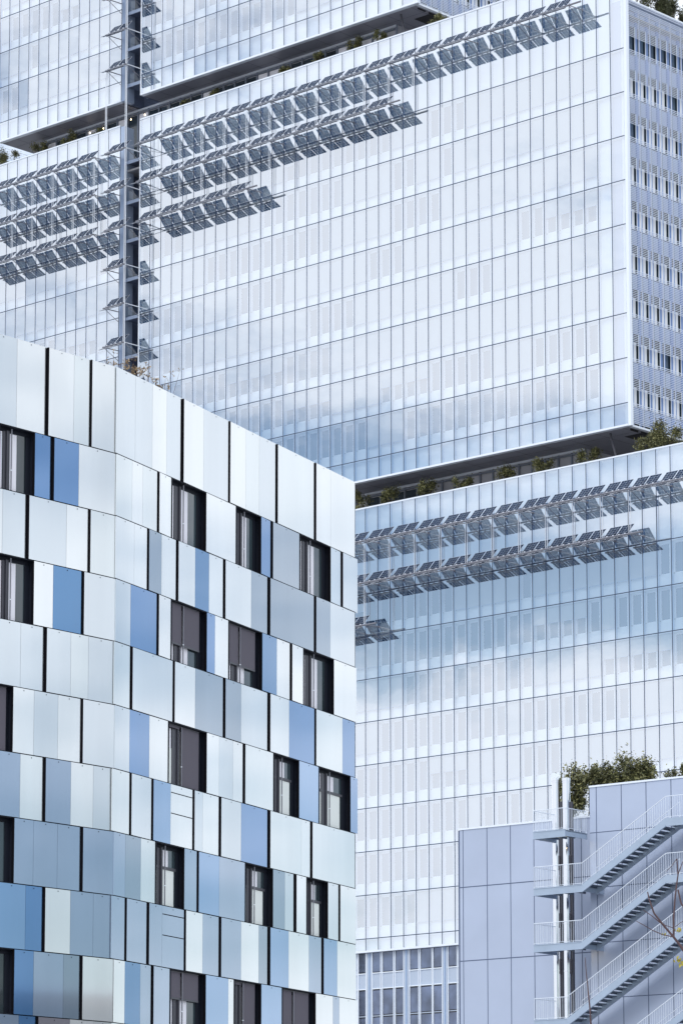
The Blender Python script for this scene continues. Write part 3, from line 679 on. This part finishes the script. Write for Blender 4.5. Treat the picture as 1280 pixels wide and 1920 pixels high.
a2, b2, zl2 = landing(1000, 1090, 1667, 1658, False)
a3, b3, zl3 = landing(1000, 1090, 1773, 1764, False, lamp=True)
a4, b4, zl4 = landing(1001, 1062, 1914, 1909, False)
def flight(s0, z0, x1, y1, topland=True):
    s1, z1 = hs(x1, y1); m = MB(); dz = z1 - z0; ds = s1 - s0
    for oo in (FO - .06, FO - 1.30):
        c = []
        for (s, z) in ((s0, z0), (s1, z1)):
            pass
        hh = .36
        m.hexa([Rf.P(s0, oo, z0 - hh), Rf.P(s1, oo, z1 - hh), Rf.P(s1, oo + .06, z1 - hh), Rf.P(s0, oo + .06, z0 - hh), Rf.P(s0, oo, z0 + .02), Rf.P(s1, oo, z1 + .02), Rf.P(s1, oo + .06, z1 + .02), Rf.P(s0, oo + .06, z0 + .02)], 'steel')
    m.hexa([Rf.P(s0, FO, z0 - .36), Rf.P(s1, FO, z1 - .36), Rf.P(s1, FO + .03, z1 - .36), Rf.P(s0, FO + .03, z0 - .36), Rf.P(s0, FO, z0 - .31), Rf.P(s1, FO, z1 - .31), Rf.P(s1, FO + .03, z1 - .31), Rf.P(s0, FO + .03, z0 - .31)], 'steel')
    fl = m.build('flight', st); m = MB()
    n = int(round(dz / .172))
    for i in range(n):
        sA = s0 + ds * (i + .05) / n; sB = s0 + ds * (i + 1.05) / n; z = z0 + dz * (i + .6) / n
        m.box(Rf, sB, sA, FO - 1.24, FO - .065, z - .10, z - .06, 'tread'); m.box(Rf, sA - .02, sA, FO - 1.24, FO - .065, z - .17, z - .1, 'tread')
    sub(m, 'treads', fl, st)
    pts = [(s0, FO - .03, z0), (s1, FO - .03, z1)]
    if topland:
        sE = s1 - 4.5; mm = MB(); mm.box(Rf, sE, s1, 0, FO - .06, z1 - .08, z1, 'steel'); mm.box(Rf, sE, s1, FO - .06, FO, z1 - .36, z1 + .02, 'steel'); mm.box(Rf, sE, s1, .6, .66, z1 - .36, z1 - .08, 'steel')
        o = mm.build('landing', st); railing(o, [(s1, FO - .03, z1), (sE, FO - .03, z1)], 0)
    railing(fl, pts, 0)
    m = MB()
    A = Rf.P(s0, FO - 1.27, z0 + .95); Bq = Rf.P(s1, FO - 1.27, z1 + .95); m.tube(A, Bq, .016, 'rail', 6)
    for i in range(9): p = A.lerp(Bq, i / 8); m.tube(p, p - Vector((0, 0, .95)), .010, 'rail', 4)
    sub(m, 'handrail', fl, st)
flight(a2, zl2, 1247, 1535); flight(a3, zl3, 1247, 1642); flight(a4, zl4, 1340, 1693, False)
s5, z5 = hs(1180, 1973); flight(s5, z5, 1345, 1846, False)
for s in (-9, b2 - .1):
    for oo in (FO - .12, .6): m = MB(); m.tube(Rf.P(s, oo, 0), Rf.P(s, oo, zl4 - .3), .09, 'steel', 8); m.build('post', st)
# ================================================================== LEFT PANELLED BUILDING
rr = ray(217, 1200); tt = 90 / rr.y
LA = Frame((rr.x * tt, 90), (5560, 6450), (6450, -5560))       # left front, s < 0 towards the camera
LBf = Frame((rr.x * tt, 90), (3100, 6450), (6450, -3100))      # right front, s > 0 receding
ys = [687, 850, 967, 1085, 1203, 1322, 1442, 1560, 1680, 1799, 1918, 2037]
zrow = [LBf.hit(217, y)[1] for y in ys]
pb = thing('panelled_building', 'office building clad in shiny white, grey and blue metal panels', 'building', tuple(LBf.P(6, -6, 0)))
W_, G_ = 'W', 'G'
# rows of the front: '|' starts a new folded cassette, X = window (o open, b blind down, h blind most of the way, t transom)
rowsL = [
 [(-60, -22, 'G'), '|', (-20, 32, 'G'), (32, 88, 'W'), '|', (92, 139, 'W'), (139, 171, 'g'), '|', (173, 217, 'W')],
 [(-60, 0, 'W'), (0, 66, 'Xo'), (66, 98, 'B'), '|', (102, 148, 'B'), (148, 217, 'W')],
 [(-50, 5, 'W'), (5, 51, 'G'), '|', (55, 125, 'G'), (125, 168, 'W'), '|', (170, 217, 'g')],
 [(-50, -2, 'W'), (-2, 64, 'Xo'), (64, 100, 'W'), (100, 156, 'D'), '|', (158, 217, 'G')],
 [(-50, -4, 'W'), '|', (-4, 39, 'G'), (39, 84, 'G'), '|', (88, 133, 'G'), (133, 166, 'g'), (166, 213, 'G')],
 [(-40, 25, 'Xb'), (25, 64, 'W'), (64, 109, 'G'), (109, 154, 'W'), '|', (156, 215, 'G')],
 [(-50, -5, 'W'), '|', (-5, 38, 'S'), (38, 83, 'g'), '|', (86, 133, 'S'), (133, 175, 'W'), (175, 209, 'G')],
 [(-40, 27, 'Xo'), (27, 63, 'S'), (63, 108, 'S'), (108, 153, 'S'), '|', (156, 213, 'S')],
 [(-50, -6, 'W'), '|', (-5, 48, 'C'), (48, 82, 'B'), '|', (85, 132, 'W'), (132, 175, 'S'), (175, 208, 'S')],
 [(-40, 27, 'Xo'), (27, 63, 'B'), (63, 119, 'S'), (119, 152, 'M'), '|', (155, 212, 'W')],
 [(-20, 35, 'S'), (35, 69, 'B'), '|', (72, 131, 'E'), (131, 175, 'W'), (175, 210, 'g')]]
rowsR = [
 [(218, 254, 'G'), (254, 286, 'G'), (286, 313, 'W'), (313, 341, 'G'), '|', (345, 382, 'W'), (382, 430, 'G'), '|', (432, 461, 'W'), (461, 486, 'g'), (486, 518, 'G'), '|', (521, 590, 'g'), '|', (593, 620, 'W'), (620, 667, 'W')],
 [(218, 248, 'g'), (248, 268, 'W'), (268, 297, 'g'), '|', (299, 323, 'W'), (323, 387, 'Xo'), (387, 444, 'W'), (444, 490, 'Xo'), (490, 509, 'B'), '|', (512, 563, 'M'), (563, 620, 'Xo'), (620, 640, 'W'), '|', (643, 672, 'W')],
 [(217, 252, 'W'), (252, 278, 'W'), '|', (280, 303, 'M'), (303, 332, 'W'), '|', (335, 366, 'W'), (366, 392, 'D'), (392, 420, 'W'), '|', (423, 471, 'W'), (471, 503, 'M'), '|', (507, 590, 'M'), '|', (593, 619, 'M'), (619, 667, 'G')],
 [(217, 245, 'G'), (245, 296, 'B'), '|', (298, 322, 'G'), (322, 388, 'Xh'), (388, 403, 'B'), (403, 430, 'W'), (430, 492, 'Xh'), (492, 519, 'D'), (519, 545, 'W'), '|', (548, 570, 'W'), (570, 626, 'Xo'), (626, 670, 'W')],
 [(214, 246, 'g'), '|', (249, 326, 'G'), '|', (328, 366, 'W'), (366, 420, 'M'), '|', (423, 452, 'M'), (452, 503, 'G'), '|', (507, 542, 'W'), (542, 591, 'B'), '|', (593, 642, 'g'), (642, 667, 'B')],
 [(215, 243, 'G'), (243, 280, 'B'), (280, 317, 'W'), (317, 388, 'Xv'), (388, 411, 'W'), (411, 437, 'G'), (437, 457, 'W'), '|', (460, 514, 'g'), (514, 561, 'Xt'), (561, 599, 'C'), (599, 657, 'Xt'), (657, 672, 'B')],
 [(210, 245, 'g'), '|', (247, 286, 'G'), '|', (288, 320, 'C'), (320, 363, 'HW'), '|', (365, 380, 'G'), (380, 412, 'W'), '|', (415, 452, 'G'), (452, 503, 'B'), '|', (507, 565, 'g'), (565, 583, 'W'), '|', (586, 667, 'W')],
 [(213, 235, 'S'), (235, 264, 'M'), (264, 293, 'g'), (293, 346, 'Xt'), (346, 371, 'S'), '|', (373, 411, 'C'), (411, 461, 'S'), (461, 512, 'Xt'), (512, 534, 'M'), (534, 552, 'G'), '|', (556, 576, 'W'), (576, 615, 'Xt'), (615, 636, 'G'), '|', (638, 669, 'W')],
 [(209, 236, 'S'), '|', (238, 277, 'S'), '|', (280, 304, 'S'), (304, 347, 'HS'), '|', (349, 380, 'W'), (380, 412, 'S'), '|', (415, 452, 'S'), (452, 485, 'W'), (485, 503, 'M'), '|', (507, 541, 'C'), (541, 579, 'W'), (579, 604, 'S'), '|', (607, 632, 'C'), (632, 669, 'W')],
 [(213, 234, 'W'), (234, 263, 'D'), (263, 285, 'S'), '|', (288, 320, 'S'), (320, 386, 'Xq'), (386, 428, 'C'), (428, 440, 'W'), (440, 490, 'Xv'), (490, 530, 'C'), (530, 592, 'Xr'), (592, 624, 'W'), (624, 636, 'S'), (636, 672, 'W')],
 [(210, 270, 'G'), (270, 340, 'S'), '|', (343, 420, 'M'), (420, 500, 'W'), '|', (503, 590, 'S'), (590, 669, 'W')]]
backing = MB(); allpan = []
def cassette(F, items, z1, z0, ymid, first, last_end=None):
    """items share one folded sheet, left end proud of the wall"""
    po, pi = .052, .022
    if F is LBf and items[0][0] < 219: po = .028
    atc = F is LA and items[-1][1] > 205
    sA = F.hit(items[0][0], ymid, po)[0]; sB = F.hit(items[-1][1], ymid, pi)[0]; xs0, xs1 = items[0][0], items[-1][1]
    def sx_(x): t = (x - xs0) / (xs1 - xs0); o = po + (pi - po) * t; return F.hit(x, ymid, o)[0], o
    cheek = first
    for i, (x0, x1, k) in enumerate(items):
        (a, oa), (b, ob) = sx_(x0), sx_(x1)
        if k[0] == 'X': windowL(F, a, b, z0, z1, k[1]); continue
        a2_, b2_ = a + .004, b - .004
        m = MB(); pm = PM[k[-1]]; z0p, z1p = z0 + .012, z1 - .012
        end = (i == len(items) - 1)
        fold = .07 if end and not atc else 0
        if (b2_ - a2_) < .3: fold = 0
        bb = b2_ - fold; obb = ob
        th = .02
        m.hexa([F.P(a2_, oa - th, z0p), F.P(bb, obb - th, z0p), F.P(bb, obb, z0p), F.P(a2_, oa, z0p), F.P(a2_, oa - th, z1p), F.P(bb, obb - th, z1p), F.P(bb, obb, z1p), F.P(a2_, oa, z1p)], pm)
        if fold: m.hexa([F.P(bb, obb - th, z0p), F.P(b2_, obb - .06, z0p), F.P(b2_, obb - .04, z0p), F.P(bb, obb, z0p), F.P(bb, obb - th, z1p), F.P(b2_, obb - .06, z1p), F.P(b2_, obb - .04, z1p), F.P(bb, obb, z1p)], pm)
        if k[0] == 'H':
            for f_ in (.14, .48, .52):
                if f_ == .52: continue
                zz = z1 - (z1 - z0) * f_; m.hexa([F.P(a2_ + .02, oa, zz - .012), F.P(bb, obb, zz - .012), F.P(bb, obb + .003, zz - .012), F.P(a2_ + .02, oa + .003, zz - .012), F.P(a2_ + .02, oa, zz + .012), F.P(bb, obb, zz + .012), F.P(bb, obb + .003, zz + .012), F.P(a2_ + .02, oa + .003, zz + .012)], 'backing_shade')
        c = (a2_ + bb) / 2; oc = (oa + obb) / 2 + .002
        m.face([F.P(c - .014, oc + .002, z1p - .07), F.P(c + .014, oc + .001, z1p - .07), F.P(c + .014, oc + .001, z1p - .042), F.P(c - .014, oc + .002, z1p - .042)], 'backing_shade')
        area = (x1 - x0) * (z1 - z0) if x1 > 0 and ymid < 1925 else 0
        allpan.append((area, m))
        if i == 0 and not (F is LBf and items[0][0] < 219): backing.box(F, a - .02, a + .002, -.02, oa - .004, z0, z1, 'backing_shade')  # black cheek paints the shadow in the gap beside each cassette
def windowL(F, a, b, z0, z1, kind):
    D = -.15; w_ = b - a; m = MB()
    m.box(F, a, b, D - .04, D, z0, z1, 'frame')                                    # back frame
    m.box(F, b - .02, b, D, .03, z0, z1, 'reveal'); m.box(F, a, a + .01, D, .03, z0, z1, 'reveal'); m.box(F, a, b, D, .03, z1 - .02, z1, 'reveal'); m.box(F, a, b, D, .02, z0, z0 + .015, 'reveal')
    wd = m.build('window', pb)
    m = MB(); g0 = D + .004
    m.box(F, a + .05, b - .05, D, g0, z0 + .03, z1 - .12, 'wglass'); 
    cs_ = a + w_ * .36
    # pale curtains seen in the panes
    m.box(F, a + .03, a + w_ * .19, g0, g0 + .004, z0 + .03, z1 - .13, 'curtain'); m.box(F, cs_ + w_ * .05, cs_ + w_ * .24, g0, g0 + .004, z0 + .03, z1 - .15, 'curtain')
    if kind in 'tv':
        m.box(F, a + .03, a + w_ * .24, g0 + .004, g0 + .008, z0 + .03, z0 + (z1 - z0) * .60, 'curtain2'); m.box(F, cs_ + w_ * .05, b - w_ * .20, g0 + .004, g0 + .008, z0 + .03, z0 + (z1 - z0) * .60, 'curtain2')
    sub(m, 'pane', wd, pb)
    m = MB(); m.box(F, cs_ - .10, cs_ - .01, D, D + .07, z0, z1 - .1, 'frame'); m.box(F, a + w_ * .20, cs_ - .10, D, D + .03, z0, z1 - .12, 'frame'); m.box(F, b - w_ * .15, b - .02, D, D + .02, z0, z1 - .1, 'reveal'); m.box(F, a, b - .02, D, D + .02, z1 - .13, z1 - .02, 'reveal')
    if kind == 't': zt_ = z0 + (z1 - z0) * .63; m.box(F, a, b - w_ * .14, D, D + .035, zt_ - .045, zt_ + .03, 'frame')
    sub(m, 'frame', wd, pb)
    p = F.P(cs_ + w_ * .015, D + .12, 0); m = MB(); m.tube((p.x, p.y, z0 + .02), (p.x, p.y, z1 - .05), .017, 'tube', 8); m.tube((p.x, p.y, z0 + .55), (p.x, p.y, z0 + .58), .025, 'rod', 8); sub(m, 'guide_rod', wd, pb)
    if kind in 'hbrvq':
        m = MB(); zb = z0 + (z1 - z0) * {'h': .33, 'q': .55}.get(kind, .02)
        m.box(F, a + .02, cs_ - .02, D + .075, D + .085, zb if kind != 'v' else z1 - .12, z1 - .03, 'screen'); m.box(F, cs_ + w_ * .03, b - w_ * .14, D + .075, D + .085, zb, z1 - .03, 'screen')
        m.box(F, (a + .02) if kind != 'v' else cs_, b - w_ * .14, D + .07, D + .095, zb - .05, zb, 'frame'); m.box(F, a + .02, b - w_ * .14, D + .07, D + .095, z1 - .06, z1 - .025, 'frame')
        if kind == 'r': m.box(F, cs_ + w_ * .02, cs_ + w_ * .07, D + .13, D + .15, z0 + .35, z0 + .45, 'red')
        sub(m, 'blind', wd, pb)
for F, rows in ((LA, rowsL), (LBf, rowsR)):
    for ri, rw in enumerate(rows):
        z1, z0 = zrow[ri], zrow[ri + 1]; grp = []; groups = []; 
        for it in rw + ['|']:
            if it == '|':
                if grp: groups.append(grp)
                grp = []
            else: grp.append(it)
        for gp in groups:
            xm = (gp[0][0] + gp[-1][1]) / 2; vx = 6200 if F is LA else 3740
            y217 = (ys[ri] + ys[ri + 1]) / 2; ymid = 2395 - (2395 - y217) * (vx - xm) / (vx - 217)
            # windows split a cassette, panels between keep one sheet
            run = []
            for it in gp:
                if it[2][0] == 'X':
                    if run: cassette(F, run, z1, z0, ymid, 1)
                    run = []; a_ = F.hit(it[0], ymid, .03)[0]; b_ = F.hit(it[1], ymid, .03)[0]; windowL(F, a_, b_, z0, z1, it[2][1])
                else: run.append(it)
            if run: cassette(F, run, z1, z0, ymid, 1)
allpan.sort(key=lambda t: -t[0])
for a_, m in allpan[:100]: m.build('cladding_panel', pb)
big = MB()
for a_, m in allpan[100:]:
    i = len(big.v); big.v += m.v
    for f_, q in zip(m.f, m.mi): big.f.append(tuple(i + j for j in f_)); big.mi.append(big.mid(m.mats[q])); big.uv.append(None)
o = big.build('cladding_panel', pb); o['kind'] = 'stuff'
# body behind the panels (black sheathing), interrupted only by the window niches in front of it
sEnd = LBf.hit(667, 1300, 0)[0]; sSt = LA.hit(-60, 1300, 0)[0]; zt = zrow[0]
backing.box(LBf, .25, sEnd, -14, -.245, 0, zt - .02, 'backing_shade'); backing.box(LA, sSt, -.02, -14, -.245, 0, zt - .02, 'backing_shade')
def holes(F, rows, lo, hi):
    for ri, rw in enumerate(rows):
        z1, z0 = zrow[ri], zrow[ri + 1]; cuts = []
        for it in rw:
            if it != '|' and it[2][0] == 'X':
                xm = (it[0] + it[1]) / 2; vx = 6200 if F is LA else 3740; ymid = 2395 - (2395 - (ys[ri] + ys[ri + 1]) / 2) * (vx - xm) / (vx - 217)
                cuts.append((F.hit(it[0], ymid, .03)[0], F.hit(it[1], ymid, .03)[0]))
        cur = lo
        for a_, b_ in sorted(cuts) + [(hi, hi)]:
            if a_ > cur: backing.box(F, cur, a_, -.24, -.02, z0, z1, 'backing_shade')
            cur = b_
holes(LBf, rowsR, 0.0, sEnd); holes(LA, rowsL, sSt, 0.0)
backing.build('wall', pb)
mb = MB(); mb.box(LBf, sEnd + .0, sEnd + .02, -14, -.03, 0, zt - .05, PM['W']); mb.build('end_wall', pb)
mb = MB(); mb.box(LBf, -.0, sEnd, -.30, -.01, zt - .018, zt + .012, PM['W']); mb.box(LA, sSt, 0, -.30, -.01, zt - .018, zt + .012, PM['W']); mb.build('roof_edge', pb)
# dry plants on its roof
def dry(points, label, seed, spread):
    r = random.Random(seed); root = None; tr = MB(); lf = MB()
    base = points[0]
    p0 = LBf.hit(base[0], base[1], -1.2); bp = LBf.P(p0[0], -1.2, zt - .9)
    root = thing('dry_shrub', label, 'shrub', tuple(bp), 'dry shrubs on the panelled roof')
    for (x, y, nleaf) in points:
        s, z = LBf.hit(x, y, -1.2 + r.uniform(-.1, .1)); e_ = LBf.P(s, -1.2, z); mid = bp.lerp(e_, .5) + Vector((r.uniform(-.05, .05), 0, .1))
        tr.tube(bp, mid, .012, 'twig', 5, .008); tr.tube(mid, e_, .008, 'twig', 4, .003)
        for _ in range(nleaf):
            q = e_ + Vector((r.gauss(0, spread), r.gauss(0, spread), r.gauss(0, spread * .8))); a_ = Vector((r.uniform(-1, 1), r.uniform(-1, 1), r.uniform(-1, 1))).normalized() * .035; b_ = a_.cross(Vector((r.uniform(-1, 1), .4, 1))).normalized() * .022
            lf.face([q - a_, q + b_, q + a_, q - b_], 'dryleaf')
            if _ % 3 == 0: tr.tube(e_, q, .004, 'twig', 3, .002)
    tr.build('stem', root); lf.build('foliage', root)
dry([(235, 690, 24), (230, 684, 14), (242, 678, 22), (250, 690, 24), (248, 700, 20), (262, 692, 16), (253, 672, 10), (258, 700, 20)], 'dry beige shrub behind the roof edge in front of the dark recess', 3, .055)
dry([(212, 683, 16), (209, 662, 5), (205, 676, 5), (200, 680, 6)], 'sparse dry twigs on the panelled roof just left of the recess', 4, .05)
dry([(270, 690, 18), (278, 684, 8), (284, 688, 6), (268, 700, 18), (276, 705, 10)], 'dry beige shrub behind the roof edge right of the recess', 5, .06)
dry([(298, 722, 14), (310, 708, 5), (322, 700, 4), (334, 694, 4), (296, 711, 10), (305, 726, 22), (316, 726, 14), (292, 714, 14)], 'dry shrub with one long slanting twig, rightmost on the panelled roof', 6, .05)
# ================================================================== foreground bare tree at the right edge
bt = thing('bare_tree', 'leafless reddish brown tree reaching in from the right picture edge', 'tree', tuple(at_depth(1400, 2395, 34)[:2]) + (0,))
DY = 34
def bpnt(x, y): return at_depth(x, y, DY)
m = MB(); tb = Vector(bt['_org'])
def poly(pts, r0_, r1_):
    P_ = [bpnt(*p) if isinstance(p, tuple) and len(p) == 2 else Vector(p) for p in pts]
    for i in range(len(P_) - 1):
        ta, tb_ = i / (len(P_) - 1), (i + 1) / (len(P_) - 1); m.tube(P_[i], P_[i + 1], r0_ + (r1_ - r0_) * ta, 'twig', 7, r0_ + (r1_ - r0_) * tb_)
P1 = bpnt(1392, 1960)
m.tube(tb, P1, .09, 'twig', 9, .05)
poly([P1, bpnt(1340, 1880)], .05, .02)
poly([(1340, 1880), (1300, 1812), (1276, 1775), (1262, 1757), (1243, 1735), (1225, 1712), (1216, 1686), (1213, 1672)], .017, .006)
poly([(1262, 1757), (1262, 1720), (1264, 1690), (1267, 1662), (1270, 1640), (1268, 1610)], .010, .006)
poly([(1340, 1880), (1320, 1780), (1296, 1720), (1276, 1694), (1270, 1668)], .012, .008)
poly([(1243, 1735), (1222, 1718), (1205, 1706)], .006, .003)
poly([(1262, 1757), (1240, 1752), (1222, 1744), (1203, 1733), (1192, 1727)], .006, .003)
poly([(1262, 1740), (1246, 1735), (1240, 1730)], .004, .003); poly([(1265, 1738), (1275, 1730), (1290, 1722)], .004, .003)
poly([(1268, 1610), (1258, 1624), (1248, 1634)], .004, .002); poly([(1270, 1640), (1278, 1618), (1290, 1600)], .005, .003)
m.build('trunk', bt)
m = MB(); r = random.Random(9)
for (x, y, n_) in ((1273, 1744, 7), (1272, 1802, 12), (1280, 1810, 6), (1243, 1752, 2)):
    for _ in range(n_):
        q = bpnt(x + r.gauss(0, 4), y + r.gauss(0, 3)); a_ = Vector((r.uniform(-1, 1), r.uniform(-1, 1), r.uniform(-1, 1))).normalized() * .022; b_ = a_.cross(Vector((.2, 1, r.uniform(-1, 1)))).normalized() * .012
        m.face([q - a_, q + b_, q + a_, q - b_], 'bud')
m.build('buds', bt)
poly2 = MB()
bt2p = at_depth(1104, 2395, 34)
# slim reddish stem rising in front of the stairs
bs = thing('sapling', 'single thin reddish stem rising in front of the lowest stair flight', 'sapling', (bt2p.x, bt2p.y, 0))
m = MB(); P_ = [Vector((bt2p.x, bt2p.y, 0)), bpnt(1107, 1925), bpnt(1105, 1890), bpnt(1101, 1850), bpnt(1098, 1820), bpnt(1096, 1795)]
for i in range(5): m.tube(P_[i], P_[i + 1], .012 - .0018 * i, 'twig', 6, .012 - .0018 * (i + 1))
m.build('stem', bs)
# opposite building, outside the picture but mirrored in the lowest panels
op = thing('opposite_building', 'grey brown flat roofed building seen only as a reflection in the lowest left panels', 'building', (150, 100, 0))
OF = Frame((150, 60), (.1, 1), (-1, .1)); m = MB(); m.box(OF, -40, 110, -15, 0, 0, 22.3, 'stone'); m.box(OF, -10, 22, -12, -3, 22.3, 24.3, 'stone'); m.build('wall', op)
for fl in range(6):
    m = MB(); m.box(OF, -39, 109, .0, .04, 2.2 + 3.5 * fl, 3.9 + 3.5 * fl, 'dglass'); m.build('window_band', op)
m = MB(); m.box(OF, -40.2, 110.2, -15.2, .25, 22.3, 22.6, 'edge'); m.build('roof_edge', op)
for o in roots:
    if '_org' in o: del o['_org']
